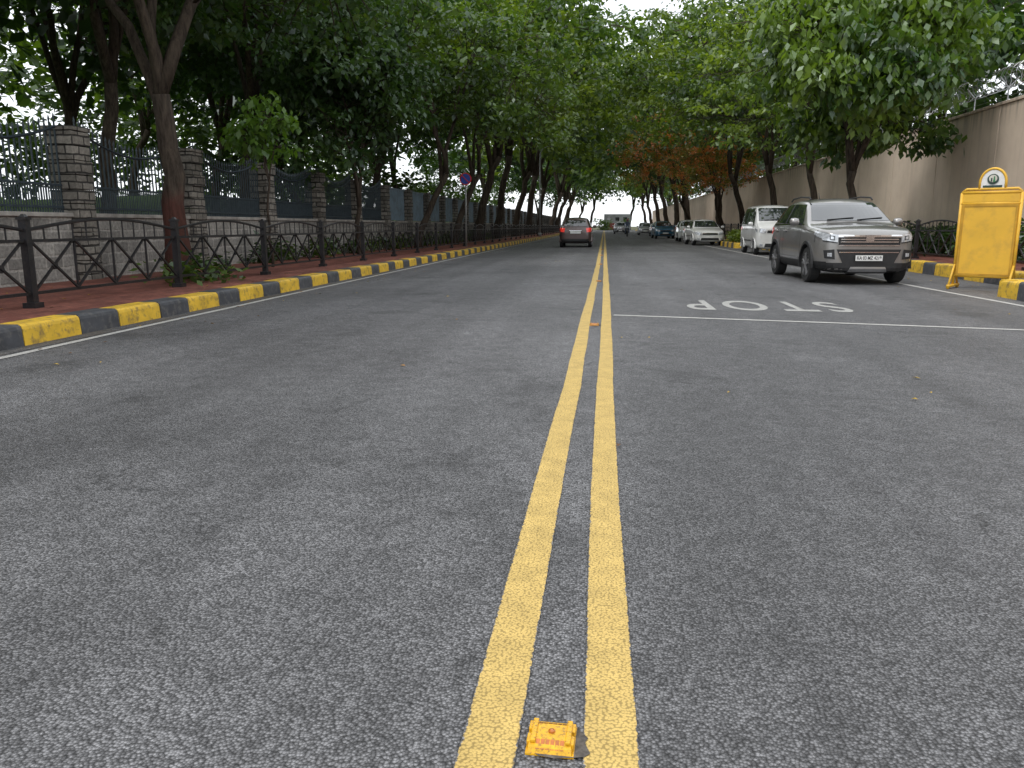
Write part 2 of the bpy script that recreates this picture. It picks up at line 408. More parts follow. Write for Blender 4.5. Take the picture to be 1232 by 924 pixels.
# ------------------------------------------------------------------ black railings
def railing(x, y0, n, sp, zb, name='railing'):
    b = MB()
    for k in range(n+1):
        y = y0+k*sp
        b.box((x, y, zb+.48), (.085, .085, .98)); b.box((x, y, zb+.985), (.11, .11, .03)); b.box((x, y, zb+1.015), (.07, .07, .035), taper=.4)
        b.box((x, y, zb+.03), (.15, .15, .06))
        if k == n: break
        a = y+.045; c = y+sp-.045; L = c-a
        zt, zu, zl = zb+.86, zb+.74, zb+.16
        arc = [(x, a+L*t/14, zt+.13*math.sin(math.pi*t/14)) for t in range(15)]
        b.tube(arc, .020, 6)
        b.bar((x, a, zu), (x, c, zu), .034); b.bar((x, a, zl), (x, c, zl), .034)
        for t in range(1, 12):
            yy = a+L*t/12; b.bar((x, yy, zu), (x, yy, zt+.13*math.sin(math.pi*t/12)), .014)
        m = 4
        for q in range(m):
            p0 = a+L*q/m; p1 = a+L*(q+1)/m
            b.bar((x-.012, p0, zl), (x-.012, p1, zu), .024); b.bar((x+.012, p0, zu), (x+.012, p1, zl), .024)
            if q: b.bar((x, p0, zl), (x, p0, zu), .022)
            mid = (p0+p1)/2
            b.lathe([(.045, -.012), (.045, .012)], (x, mid, (zl+zu)/2), 'x', 10)
    return b.build(name, [IRON])
railing(-6.35, 8.3-3.15*3, 40, 3.15, .15, 'railing')
railing(8.25, 22.6-2.9*9, 40, 2.9, .2, 'railing')

# ------------------------------------------------------------------ left stone wall, pillars, palings
W = empty('stone_boundary_wall')
b = MB(); b.box((-9.05, 80, .6), (.34, 190, 1.2)); b.build('base_wall', [STONE], W)
b = MB(); b.box((-9.05, 80, 1.235), (.44, 190, .07)); b.build('coping', [COPE], W, bevel=.01)
pil = MB(); cap = MB(); pal = MB(); sh = MB()
ys = [12.98+3.9*k for k in range(-4, 40)]
for k, y in enumerate(ys):
    for c in range(11):
        j = random.uniform(-.014, .014); hh = .236
        pil.box((-8.98+j, y+random.uniform(-.012, .012), .12+c*hh+.0), (.50+random.uniform(-.03, .03), .50+random.uniform(-.03, .03), hh-.012))
    cap.box((-8.98, y, 2.64), (.54, .54, .07))
    a = y+.26; L = 3.9-.52
    if y < 29:
        nb = 28
        def top(t): return 2.42+.34*(abs(2*t-1)**1.8)
        for q in range(nb+1):
            t = q/nb; yy = a+L*t; zt = top(t)
            pal.bar((-9.0, yy, 1.27), (-9.0, yy, zt), .022)
            pal.tube([(-9.0, yy, zt), (-9.0, yy, zt+.05), (-9.0, yy, zt+.12)], [.012, .022, .002], 4)
            if q < nb: pal.bar((-9.0, yy+L/nb/2, 1.27), (-9.0, yy+L/nb/2, 1.72), .016)
        for z in (1.36, 1.72): pal.bar((-8.985, a, z), (-8.985, a+L, z), .035)
        pal.tube([(-8.985, a+L*t/12, top(t/12)-.10) for t in range(13)], .022, 4)
    else:
        nc = 16
        for q in range(nc):
            y1 = a+L*q/nc; y2 = a+L*(q+1)/nc; dx = .03
            sh.quad((-9.0, y1, 1.30), (-9.0+dx, (y1+y2)/2, 1.30), (-9.0+dx, (y1+y2)/2, 2.6), (-9.0, y1, 2.6))
            sh.quad((-9.0+dx, (y1+y2)/2, 1.30), (-9.0, y2, 1.30), (-9.0, y2, 2.6), (-9.0+dx, (y1+y2)/2, 2.6))
        sh.bar((-8.98, a, 2.62), (-8.98, a+L, 2.62), .05)
pil.build('pillars', [PSTONE], W, bevel=.012); cap.build('pillar_caps', [PSTONE], W, bevel=.01)
pal.build('palings', [PIRON], W); sh.build('sheet_infill', [SHEET], W)

# ------------------------------------------------------------------ right compound wall + razor wire
W2 = empty('compound_wall'); b = MB(); X = 10.6
for k in range(48):
    y = -8+4*k; b.box((X+.15, y+2, 2.1), (.30, 3.965, 4.3))
b.build('panels', [WALLM], W2, bevel=.008)
b = MB(); b.box((X+.17, 88, 2.05), (.2, 192, 4.1)); b.build('joint_filler', [basic('joint', (.16, .13, .1), .9)], W2)
b = MB(); b.box((X+.15, 88, 4.30), (.38, 192, .08)); b.build('coping', [WALLM], W2, bevel=.01)
b = MB()
for k in range(70):
    y = 8+2*k; b.bar((X+.15, y, 4.3), (X+.15, y, 4.75), .03); b.bar((X+.15, y, 4.72), (X-.1, y, 5.0), .025); b.bar((X+.15, y, 4.72), (X+.4, y, 5.0), .025)
for z, dx in ((4.5, 0), (4.98, -.09), (4.98, .39)): b.bar((X+.15+dx, 8, z), (X+.15+dx, 146, z), .008)
pts = []; nn = 12
for k in range(int(80/.28)*nn):
    a = 2*math.pi*k/nn; pts.append((X+.15+.30*math.cos(a), 10+.28*k/nn, 4.98+.28*math.sin(a)))
b.tube(pts, .009, 3)
b.build('razor_wire', [basic('galv_wire', (.35, .35, .36), .4, .8)], W2)

# ------------------------------------------------------------------ hill
def hz(x, y):
    t = max(0, min(1, (-x-9.4)/22)); return .1+3.2*t*t*(3-2*t)*(.85+.15*math.sin(y*.13+x*.2))
b = MB(); nx, ny = 30, 60
for j in range(ny+1):
    for i in range(nx+1):
        x = -9.3-i*3; y = -30+j*5; b.v.append((x, y, hz(x, y)+random.uniform(-.05, .05)))
for j in range(ny):
    for i in range(nx):
        a = j*(nx+1)+i; b.f.append((a, a+nx+1, a+nx+2, a+1)); b.m.append(0)
b.build('hill', [GRASS], smooth=True)

# ------------------------------------------------------------------ trees
def leaf_mesh(name, centers, m, spread, flat, size, rng, droop, mats):
    C = np.repeat(centers, m, 0); n = len(C)
    sp = np.repeat(rng.uniform(.6, 1.35, len(centers)), m)[:, None]*spread
    off = rng.normal(0, 1, (n, 3)); off /= np.maximum(1, np.linalg.norm(off, axis=1)/1.9)[:, None]
    C = C+off*sp*np.array([1, 1, flat])
    az = rng.uniform(0, 2*np.pi, n); dr = rng.normal(droop, .4, n); l = size*rng.uniform(.6, 1.3, n)[:, None]
    D = np.stack([np.cos(az)*np.cos(dr), np.sin(az)*np.cos(dr), -np.sin(dr)], 1)
    S = np.cross(D, np.array([0, 0, 1.])); S /= np.linalg.norm(S, axis=1)[:, None]+1e-9; U = np.cross(S, D)
    r = rng.normal(0, .55, n)[:, None]; S = S*np.cos(r)+U*np.sin(r)
    w = l*.28
    vv = np.empty((n, 4, 3)); vv[:, 0] = C; vv[:, 1] = C+D*l*.45+S*w; vv[:, 2] = C+D*l; vv[:, 3] = C+D*l*.45-S*w
    me = bpy.data.meshes.new(name); me.vertices.add(n*4); me.vertices.foreach_set('co', vv.astype(np.float32).ravel())
    me.loops.add(n*4); me.loops.foreach_set('vertex_index', np.arange(n*4, dtype=np.int32))
    me.polygons.add(n); me.polygons.foreach_set('loop_start', np.arange(0, n*4, 4, dtype=np.int32))
    me.update(calc_edges=True)
    for q in mats: me.materials.append(q)
    return me
def gen_tree(seed, H, th, R, tr, nl, per, m, leaf, spread, lean=(0, 0), flat=.45, droop=.5, zlow=-.55, lobe=.30, zmin=None, prim=5):
    rng = np.random.default_rng(seed); b = MB()
    if zmin is None: zmin = th*.75+.1
    tp = []
    for k in range(8):
        t = k/7; tp.append(V((lean[0]*t**1.6+rng.normal(0, .045)*(t > 0), lean[1]*t**1.6+rng.normal(0, .045)*(t > 0), th*t)))
    rr = [tr*(1.45-.45*min(1, k/1.2)) if k < 2 else tr*(1-.28*k/7) for k in range(8)]
    tp[0].z = -.3
    b.tube(tp, rr, 10)
    top = tp[-1]; hzz = (H-th)/2; cz = (H+th)/2; cx, cy = top.x, top.y
    S = []; P = []; Ls = []
    for i in range(nl):
        a = i*2.39996+rng.uniform(-.4, .4); zf = rng.uniform(zlow, .95) if i > 1 else .8
        if 1 < i < prim: zf = rng.uniform(.0, .7)
        rad = math.sqrt(max(.05, 1-zf*zf))*rng.uniform(.5, .82)
        Ls.append(V((cx+R*rad*math.cos(a), cy+R*rad*math.sin(a), max(zmin+.3, cz+hzz*zf*.8))))
    for i, L in enumerate(Ls):
        if i < prim:
            st = tp[-1] if i % 2 == 0 else tp[-2]; r0 = tr*rng.uniform(.45, .66)
        else:
            c = [(s, r) for s, r in S if s.z < L.z+.8]
            c = c or S
            s, r = min(c, key=lambda q: (q[0]-L).length+(.9 if q[1] < .03 else 0))
            st = s; r0 = min(r*.85, tr*.38)
        out = V((L.x-st.x, L.y-st.y, 0)); mid = st+out*.32+V((0, 0, (max(.2, (L.z-st.z))*.62+.3) if i < prim else (L.z-st.z)*.5+.25))
        pts = []
        for k in range(9):
            t = k/8; p = st*(1-t)**2+mid*2*t*(1-t)+L*t*t
            if 0 < k < 8: p = p+V(rng.normal(0, .042*R/4, 3))
            pts.append(p)
        b.tube(pts, [max(.012, r0*(1-.82*k/8)) for k in range(9)], 7)
        S += [(p, max(.012, r0*(1-.82*k/8))) for k, p in enumerate(pts) if k >= 2]
        for q in range(per):
            g = rng.normal(0, 1, 3); g = g/max(1., np.linalg.norm(g)/1.7)
            p = V((L.x+g[0]*R*lobe, L.y+g[1]*R*lobe, L.z+g[2]*hzz*lobe*.85))
            if p.z < zmin: p.z = zmin+rng.uniform(0, .6)
            P.append(p)
    SA = np.array([tuple(s[0]) for s in S])
    for p in P:
        d = np.linalg.norm(SA-np.array(p), axis=1)+(SA[:, 2] > p.z)*.7
        j = int(np.argmin(d)); s, r = S[j]
        mid = (s+p)*.5+V((0, 0, .12*(p-s).length)); b.tube([s, mid, p], [min(r, .04), .018, .008], 3)
    wood = bpy.data.meshes.new('wood'); wood.from_pydata(b.v, [], b.f); wood.polygons.foreach_set('use_smooth', [True]*len(b.f))
    wood.materials.append(BARK); wood.update()
    lm = leaf_mesh('leaves', np.array([tuple(p) for p in P]), m, spread, flat, leaf, rng, droop, [L_MID])
    return wood, lm
def place(data, name, loc, rz=0., s=1., leafmat=None, bark=None, parent=None, sz=None):
    e = empty(name, loc, rz)
    if parent: e.parent = parent
    e.scale = (s, s, sz or s)
    for nm, me, mt in (('trunk', data[0], bark), ('crown', data[1], leafmat)):
        o = bpy.data.objects.new(nm, me); col.objects.link(o); o.parent = e
        if mt: o.material_slots[0].link = 'OBJECT'; o.material_slots[0].material = mt
    return e
BIG = gen_tree(11, 10.5, 3.2, 5.6, .215, 24, 16, 56, .175, .44, lean=(.10, .05), zlow=-.35, prim=4)
AV = [gen_tree(21, 12.5, 3.8, 5.6, .20, 19, 13, 52, .30, .50, lean=(.9, .2), zlow=-.6, flat=.36),
      gen_tree(22, 13.5, 4.3, 5.8, .21, 21, 12, 52, .30, .50, lean=(.5, -.4), zlow=-.7, flat=.36, prim=4),
      gen_tree(23, 11.5, 3.4, 5.2, .17, 19, 12, 52, .28, .46, lean=(1.4, .3), zlow=-.5, flat=.36, prim=4)]
FAR = [gen_tree(61, 12.5, 3.2, 6.0, .20, 16, 8, 30, .58, .62, lean=(.9, .2), zlow=-.8, flat=.5),
       gen_tree(62, 13.5, 3.6, 6.0, .22, 16, 8, 30, .58, .62, lean=(.5, -.4), zlow=-.8, flat=.5)]
MANGO = gen_tree(31, 7.8, 2.5, 3.35, .14, 26, 15, 46, .27, .31, lean=(-.1, .1), zlow=-.7, flat=.7, droop=.9, lobe=.22, zmin=3.0, prim=6)
SMALL = gen_tree(41, 6.9, 1.75, 2.35, .09, 20, 14, 50, .21, .28, zlow=-.9, flat=.7, droop=.7, lobe=.3)
SAP = gen_tree(51, 3.6, 2.2, .75, .030, 8, 6, 18, .18, .15, zlow=-.5, flat=.6, droop=.8, prim=4)

place(BIG, 'shade_tree', (-7.65, 13.8, .1), 1.9, 1, L_DARK, BARKP)
place(SAP, 'young_tree', (-7.4, 17.4, .1), 0, 1, L_LIME)
place(SMALL, 'young_tree', (-7.7, 25.0, .1), 0, 1, L_DARK, BARK)
place(MANGO, 'mango_tree', (7.35, 25.3, .15), .3, 1, L_MANGO)
rnd = random.Random(5)
dist = empty('distant_trees')
def av(x, y, toward, s=1., mat=None, z=.1, far=False, sz=None):
    d = rnd.choice(FAR if far else AV); rz = (0 if toward > 0 else math.pi)+rnd.uniform(-.5, .5)
    place(d, 'distant_tree' if far else 'shade_tree', (x, y, z), rz, s*rnd.uniform(.94, 1.08), mat or rnd.choice([L_MID, L_DARK, L_MID]), None, dist if far else None, sz)
for y, s, m_ in ((32.5, .85, L_MID), (40, 1.08, L_BRT), (49, 1.24, L_MID), (59, 1.38, L_BRT), (71, 1.5, L_BRT), (84, 1.58, L_MID), (98, 1.6, L_BRT), (114, 1.6, L_MID), (132, 1.6, L_DARK), (152, 1.6, L_MID), (172, 1.5, L_DARK)):
    av(-7.6+rnd.uniform(-.2, .2), y, 1, s, m_, far=y > 75)
for y in (7.5, 12.2, 18.5, 25, 32, 40, 50): av(-12.3+rnd.uniform(-.8, .8), y, rnd.choice([1, -1]), 1.0, rnd.choice([L_DARK, L_DARK, L_MID]), hz(-12.3, y))
for y in (9, 17, 26, 37, 50, 66): av(-19+rnd.uniform(-1, 1), y, rnd.choice([1, -1]), 1.05, L_DARK, hz(-18.5, y), far=True)
for y in (8, 20, 33, 48, 66): av(-29+rnd.uniform(-1, 1), y, 1, 1.15, L_MID, hz(-27, y), far=True)
for y, s, m_ in ((35, .80, L_BRT), (43, .95, L_MID), (52, 1.14, L_BRT), (63, 1.32, L_MID), (88, 1.55, L_MID), (101, 1.55, L_BRT), (117, 1.6, L_DARK), (135, 1.6, L_MID), (154, 1.5, L_BRT), (174, 1.5, L_MID)):
    av(8.8, y, -1, s, m_, .15, far=y > 75)
place(AV[2], 'shade_tree', (7.9, 74, .1), math.pi, .95, L_ORG); place(AV[2], 'shade_tree', (8.2, 57, .1), math.pi+.4, .62, L_ORG)
for y, x, s in ((29, 16.5, .85), (42, 17, .95), (54, 16, 1.05), (70, 16, 1.2), (90, 16, 1.3), (24, 26, .9), (36, 28, 1.0)): av(x, y, -1, s, rnd.choice([L_DARK, L_MID]), 0, far=True)
for x in range(-40, 50, 11):
    if not (-6 < x < 9): av(x, 205+rnd.uniform(-4, 8), 1, 1.5, rnd.choice([L_DARK, L_MID]), 0, far=True)
for x in (-14, -4, 7, 17): av(x, 232, 1, 1.9, L_DARK, 0, far=True)
for x in (-20, 16): av(x, 130, 1, 1.6, L_DARK, 0, far=True)

def shrub(name, pts, h, mat, seed, size=.16, m=60, nk=7, sp=.18, spr=.16):
    rng = np.random.default_rng(seed); C = []
    for (x, y, z) in pts:
        for k in range(nk): C.append((x+rng.normal(0, sp), y+rng.normal(0, sp*1.2), z+rng.uniform(.1, h)))
    me = leaf_mesh('leaves', np.array(C), m, spr, .8, size, rng, .2, [mat]); o = bpy.data.objects.new(name, me); col.objects.link(o); return o
shrub('shrub', [(-6.7, 12.3, .15), (-6.75, 12.9, .15), (-6.7, 13.4, .15)], .22, L_MID, 3, .14, 30)
shrub('hedge', [(9.9+random.uniform(-.3, .3), y*.55+14, .2) for y in range(60)], .75, L_DARK, 4, m=40)
shrub('shrub', [(6.9, 41+.5*k, .2) for k in range(8)], .5, L_BRT, 5)
shrub('shrub', [(-8.5+random.uniform(-.2, .2), 19+k*1.9, .15) for k in range(22)], .4, L_MID, 6, m=36)
shrub('background_foliage', [(-34+random.uniform(-2, 2), -8+k*1.9, 3.0) for k in range(62)], 8.0, L_MID, 8, size=.65, m=24, nk=16, sp=.9, spr=.75)
shrub('background_foliage', [(-13.5+random.uniform(-.8, .8), 27+k*1.8, .6) for k in range(40)], 3.6, L_MID, 12, size=.42, m=24, nk=8, sp=.7, spr=.5)

# fallen leaves
rng = np.random.default_rng(9); b = MB()
pl = [(-4.9+abs(rng.normal(0, .5)), rng.uniform(3, 45)) for k in range(110)]+[(rng.uniform(-4.8, 5.6), rng.uniform(2.2, 30)) for k in range(34)]+[(rng.uniform(5.6, 7.1), rng.uniform(14, 30)) for k in range(40)]+[(-5.0-rng.uniform(.35, 3.5), rng.uniform(6, 30)) for k in range(120)]
for x, y in pl:
    a = rng.uniform(0, 6.28); l = rng.uniform(.014, .036); w = l*.45; c, s = math.cos(a), math.sin(a); z = .008 if x > -5.1 else .158
    b.quad((x-c*l, y-s*l, z), (x+s*w, y-c*w, z+.006), (x+c*l, y+s*l, z+.002), (x-s*w, y+c*w, z+.009), int(rng.integers(0, 3)))
b.build('fallen_leaves', [basic('dry_leaf', (.32, .17, .05), .8), basic('yellow_leaf', (.5, .34, .06), .7), basic('brown_leaf', (.13, .07, .035), .8)])

# ------------------------------------------------------------------ cars
ST = {
 'suv': dict(L=3.995, ax=(.80, 3.30), r=.335, tw=.21, st=[
  (0.00, .62, .27, .74, .58, .88, .90), (.08, .80, .22, .83, .73, .965, 1.0), (.40, .885, .21, .94, .79, 1.02, 1.065),
  (1.02, .895, .21, 1.0, .78, 1.07, 1.13), (1.76, .895, .21, 1.04, .65, 1.52, 1.585), (2.4, .895, .21, 1.05, .65, 1.56, 1.63),
  (3.15, .89, .21, 1.07, .635, 1.53, 1.60), (3.68, .875, .21, 1.08, .59, 1.46, 1.52), (3.90, .85, .23, 1.02, .73, 1.10, 1.12), (3.995, .74, .32, .82, .66, .95, .96)]),
 'hatch': dict(L=3.75, ax=(.68, 3.08), r=.29, tw=.18, st=[
  (0.00, .62, .25, .60, .56, .72, .74), (.08, .76, .20, .68, .70, .80, .83), (.4, .82, .19, .80, .74, .88, .92),
  (.95, .83, .19, .90, .72, .96, 1.02), (1.65, .83, .19, .94, .60, 1.40, 1.46), (2.3, .83, .19, .95, .60, 1.44, 1.51),
  (3.0, .83, .19, .97, .59, 1.42, 1.48), (3.45, .81, .19, .99, .55, 1.36, 1.41), (3.66, .79, .22, .95, .68, 1.0, 1.02), (3.75, .70, .30, .74, .62, .86, .87)]),
 'sedan': dict(L=4.3, ax=(.80, 3.35), r=.30, tw=.19, st=[
  (0.00, .64, .25, .58, .58, .68, .70), (.09, .79, .21, .66, .72, .76, .79), (.5, .85, .2, .78, .75, .85, .89),
  (1.15, .86, .2, .88, .72, .93, .98), (1.95, .86, .2, .91, .58, 1.36, 1.42), (2.6, .86, .2, .92, .58, 1.39, 1.46),
  (3.1, .86, .2, .93, .56, 1.34, 1.39), (3.72, .85, .2, .93, .70, .99, 1.03), (4.18, .82, .23, .90, .67, .96, .98), (4.3, .74, .3, .68, .64, .80, .82)]),
 'van': dict(L=3.7, ax=(.55, 3.0), r=.28, tw=.17, st=[
  (0.00, .66, .27, .80, .60, .92, .94), (.06, .76, .22, .90, .70, 1.02, 1.05), (.22, .79, .21, .98, .72, 1.10, 1.14),
  (.42, .80, .21, 1.02, .70, 1.18, 1.22), (.95, .80, .21, 1.05, .66, 1.74, 1.80), (1.8, .80, .21, 1.05, .66, 1.80, 1.87),
  (2.8, .80, .21, 1.05, .66, 1.80, 1.87), (3.45, .79, .21, 1.05, .64, 1.76, 1.82), (3.62, .78, .24, 1.02, .68, 1.2, 1.22), (3.7, .72, .30, .8, .64, .95, .96)]),
}
def make_car(name, kind, paint, loc, rz, plate=None):
    D = ST[kind]; E = empty(name)
    b = MB(); rows = []
    for (s, w, zb, zbelt, wt, zt, ztc) in D['st']:
        half = [(0, zb), (w*.86, zb), (w*.985, zb+.14), (w, (zb+zbelt)/2+.05), (w*.97, zbelt), (wt, zt), (wt*.6, (zt*.3+ztc*.7)), (0, ztc)]
        ring = [(x, s, z) for x, z in half]+[(-x, s, z) for x, z in half[-2:0:-1]]
        rows.append(len(b.v)); b.v += ring; n = len(ring)
    for k in range(len(rows)-1):
        for j in range(n):
            b.f.append((rows[k]+j, rows[k]+(j+1) % n, rows[k+1]+(j+1) % n, rows[k+1]+j)); b.m.append(0)
    def capf(r, rev):
        h = n//2
        for j in range(h):
            a, c, d, e = r+j, r+j+1, r+(n-j-1) % n, r+(n-j) % n
            q = [a, c, d, e]; q2 = []
            for t in q:
                if t not in q2: q2.append(t)
            if len(q2) >= 3: b.f.append(tuple(reversed(q2)) if rev else tuple(q2)); b.m.append(0)
    capf(rows[0], False); capf(rows[-1], True)
    body = b.build('body', [paint, BLK], E, smooth=True)
    bm = bmesh.new(); bm.from_mesh(body.data); bmesh.ops.recalc_face_normals(bm, faces=bm.faces)
    cl = bm.edges.layers.float.new('crease_edge'); bm.verts.ensure_lookup_table()
    for e in bm.edges:
        i, j = e.verts[0].index, e.verts[1].index; ri, rj = i//n, j//n; ci, cj = i % n, j % n
        if ri == rj:
            if ri in (0, len(rows)-1): e[cl] = .35
            if ri == 3 and 5 <= min(ci, cj) and max(ci, cj) <= 9: e[cl] = .75
            if ri == 4 and 5 <= min(ci, cj) and max(ci, cj) <= 9: e[cl] = .3
        elif ci == cj:
            if ci in (4, n-4): e[cl] = .55
            if ci in (5, n-5): e[cl] = .4
    bm.to_mesh(body.data); bm.free()
    sm = body.modifiers.new('s', 'SUBSURF'); sm.levels = sm.render_levels = 3
    dg = bpy.context.evaluated_depsgraph_get(); bvh = BVHTree.FromObject(body, dg)
    parts = MB(); mats = [GLASS, BLK, CHR, LAMP, RED, AMB, PLW, paint, RIM]
    GL, BK, CH, LP, RD, AM, PW, PT, RI = range(9)
    L = D['L']
    def decal(q, mode, mi, off=.006, nu=8, nv=4):
        g = []
        for j in range(nv+1):
            for i in range(nu+1):
                u, v = i/nu, j/nv
                a = (V(q[0])*(1-u)+V(q[1])*u)*(1-v)+(V(q[3])*(1-u)+V(q[2])*u)*v
                o, d = {'F': (V((a.x, -3, a.y)), V((0, 1, 0))), 'B': (V((a.x, L+3, a.y)), V((0, -1, 0))),
                        'L': (V((-3, a.x, a.y)), V((1, 0, 0))), 'R': (V((3, a.x, a.y)), V((-1, 0, 0)))}[mode]
                hit, nrm, idx, dist_ = bvh.ray_cast(o, d)
                if hit is None: g.append(None); continue
                if nrm.dot(d) > 0: nrm = -nrm
                g.append(hit+nrm*off)
        for j in range(nv):
            for i in range(nu):
                c = [g[j*(nu+1)+i], g[j*(nu+1)+i+1], g[(j+1)*(nu+1)+i+1], g[(j+1)*(nu+1)+i]]
                if None in c: continue
                if mode in ('B', 'L'): c.reverse()
                parts.quad(*c, mi)
    def both(q, mi, off=.006, nu=8, nv=4): decal(q, 'L', mi, off, nu, nv); decal(q, 'R', mi, off, nu, nv)
    def sym(q, mode, mi, off=.006, nu=6, nv=3):
        decal(q, mode, mi, off, nu, nv); decal([(-x, z) for x, z in (q[1], q[0], q[3], q[2])], mode, mi, off, nu, nv)
    def R(x0, z0, x1, z1): return [(x0, z0), (x1, z0), (x1, z1), (x0, z1)]
    st = D['st']; a0, a1 = D['ax']; rw = D['r']
    c3, c4, c7 = st[3], st[4], st[7]; rs = st[8]; zb3, zt4 = c3[6], c4[5]; belt = st[5][3]
    decal([(-c3[4]*.93, zb3+.02), (c3[4]*.93, zb3+.02), (c4[4]*.93, zt4-.02), (-c4[4]*.93, zt4-.02)], 'F', GL, .006, 14, 8)
    decal([(-rs[4]*.85, rs[6]+.03), (rs[4]*.85, rs[6]+.03), (c7[4]*.85, c7[5]-.03), (-c7[4]*.85, c7[5]-.03)], 'B', GL, .006, 10, 6)
    zt = st[5][5]-.07; zl = belt+.045; y1 = c3[0]+.32; yr = c7[0]
    if kind == 'sedan': yr = st[6][0]+.1
    ymid = (y1+.35+yr)/2-.12
    yf = c4[0]+.02
    both([(y1, zl), (ymid, zl+.01), (ymid, zt), (yf, zt-.02)], GL)
    both(R(ymid, zl+.01, ymid+.09, zt), BK)
    y3 = yr-.42 if kind != 'sedan' else yr-.1
    both([(ymid+.09, zl+.01), (y3, zl+.03), (y3, zt-.01), (ymid+.09, zt)], GL)
    if kind in ('suv', 'hatch', 'van'): both([(y3+.06, zl+.03), (yr-.05 if kind != 'van' else yr+.0, zl+.06), (yr-.18 if kind != 'van' else yr-.05, zt-.06), (y3+.06, zt-.02)], GL)
    else: both([(y3+.05, zl+.03), (yr+.25, zl+.04), (yr-.02, zt-.1), (y3+.05, zt-.02)], GL)
    ys0, ys1 = a0+rw+.12, a1-rw-.05
    for yy in (ys0, ymid+.05): both(R(yy, .36, yy+.014, zl-.01), BK, .004, 1, 8)
    both([(a1-.42, .95), (a1-.406, .95), (y3+.07, zl), (y3+.056, zl)], BK, .004, 1, 3)
    both([(ys1-.014, .36), (ys1, .36), (a1-.406, .95), (a1-.42, .95)], BK, .004, 1, 6)
    both(R(ys0, zl-.022, yr-.1, zl-.004), BK if kind != 'suv' else CH, .006, 14, 1)
    both(R(.38, c3[3]-.24, .4, c3[3]-.02), BK, .003, 1, 4)
    if kind == 'suv':
        both(R(a0+rw+.06, .215, a1-rw-.06, .40), BK, .014, 12, 4); both(R(.06, .24, a0-rw-.05, .42), BK, .012, 5, 3); both(R(a1+rw+.05, .24, L-.06, .45), BK, .012, 4, 3)
        both(R(ys0+.1, .43, ys1-.05, .455), CH, .012, 8, 1)
        decal([(-.78, .225), (.78, .225), (.80, .40), (-.80, .40)], 'F', BK, .012, 16, 4)
        decal([(-.36, .225), (.36, .225), (.30, .33), (-.30, .33)], 'F', RI, .022, 8, 3)
        decal([(-.44, .38), (.44, .38), (.56, .64), (-.56, .64)], 'F', BK, .014, 12, 4)
        for z in (.58,): decal(R(-.52, z, .52, z+.015), 'F', CH, .02, 10, 1)
        decal([(-.53, .705), (.53, .705), (.54, .88), (-.54, .88)], 'F', BK, .010, 12, 4)
        decal([(-.55, .855), (.55, .855), (.55, .892), (-.55, .892)], 'F', CH, .02, 12, 2)
        for z in (.808, .762): decal(R(-.50, z, .50, z+.02), 'F', CH, .018, 12, 1)
        decal(R(-.53, .70, .53, .718), 'F', CH, .018, 12, 1)
        decal([(-.07, .785), (.07, .785), (.07, .875), (-.07, .875)], 'F', CH, .028, 2, 2)
        sym([(.55, .765), (.775, .80), (.78, .925), (.55, .895)], 'F', LP, .012, 8, 4)
        sym([(.55, .745), (.77, .78), (.775, .80), (.55, .765)], 'F', BK, .012, 8, 1)
        sym([(.60, .80), (.68, .81), (.68, .885), (.60, .875)], 'F', BK, .016, 2, 2); sym([(.615, .815), (.665, .82), (.665, .87), (.615, .862)], 'F', LP, .02, 2, 2)
        both([(.12, .82), (.44, .90), (.42, .955), (.12, .93)], LP, .012, 6, 3)
        sym([(.58, .46), (.74, .48), (.76, .62), (.60, .64)], 'F', BK, .014, 4, 4); sym([(.635, .51), (.70, .515), (.70, .575), (.635, .575)], 'F', LP, .022, 2, 2)
        decal(R(-.245, .43, .245, .545), 'F', BK, .045, 2, 2); decal(R(-.235, .438, .235, .537), 'F', PW, .05, 2, 2)
    else:
        fz = st[0][3]
        decal([(-.42, fz+.0), (.42, fz+.0), (.40, fz+.10), (-.40, fz+.10)], 'F', BK, .01, 8, 2)
        decal(R(-.40, fz+.085, .40, fz+.105), 'F', CH, .016, 8, 1)
        decal([(-.50, .28), (.50, .28), (.46, .42), (-.46, .42)], 'F', BK, .01, 8, 2)
        sym([(.46, fz-.01), (st[1][1]-.06, fz+.03), (st[1][1]-.08, fz+.17), (.46, fz+.12)], 'F', LP, .012, 6, 3)
        both([(.10, fz+.02), (.34, fz+.12), (.32, fz+.16), (.10, fz+.13)], LP, .01, 5, 2)
        sym(R(.55, .33, .66, .40), 'F', LP, .012, 2, 2)
        decal(R(-.24, .42, .24, .52), 'F', PW, .03, 2, 2)
        both(R(ys0+.05, .50, ys1-.1, .54), BK, .012, 8, 1)
    zr = st[8][3]
    sym([(.56, zr-.20), (st[8][1]-.05, zr-.18), (st[8][1]-.07, zr+.02), (.52, zr+.0)], 'B', RD, .012, 6, 4)
    both([(L-.34, zr-.06), (L-.08, zr-.16), (L-.10, zr+.0), (L-.30, zr+.02)], RD, .012, 4, 3)
    decal(R(-.26, zr-.26, .26, zr-.14), 'B', PW, .02, 2, 2)
    decal(R(-.30, zr-.13, .30, zr-.105), 'B', CH, .02, 4, 1)
    decal([(-.68, .28), (.68, .28), (.66, .42), (-.66, .42)], 'B', BK, .014, 10, 3)
    decal(R(-.60, rs[6]-.01, .60, rs[6]+.004), 'B', BK, .006, 8, 1)
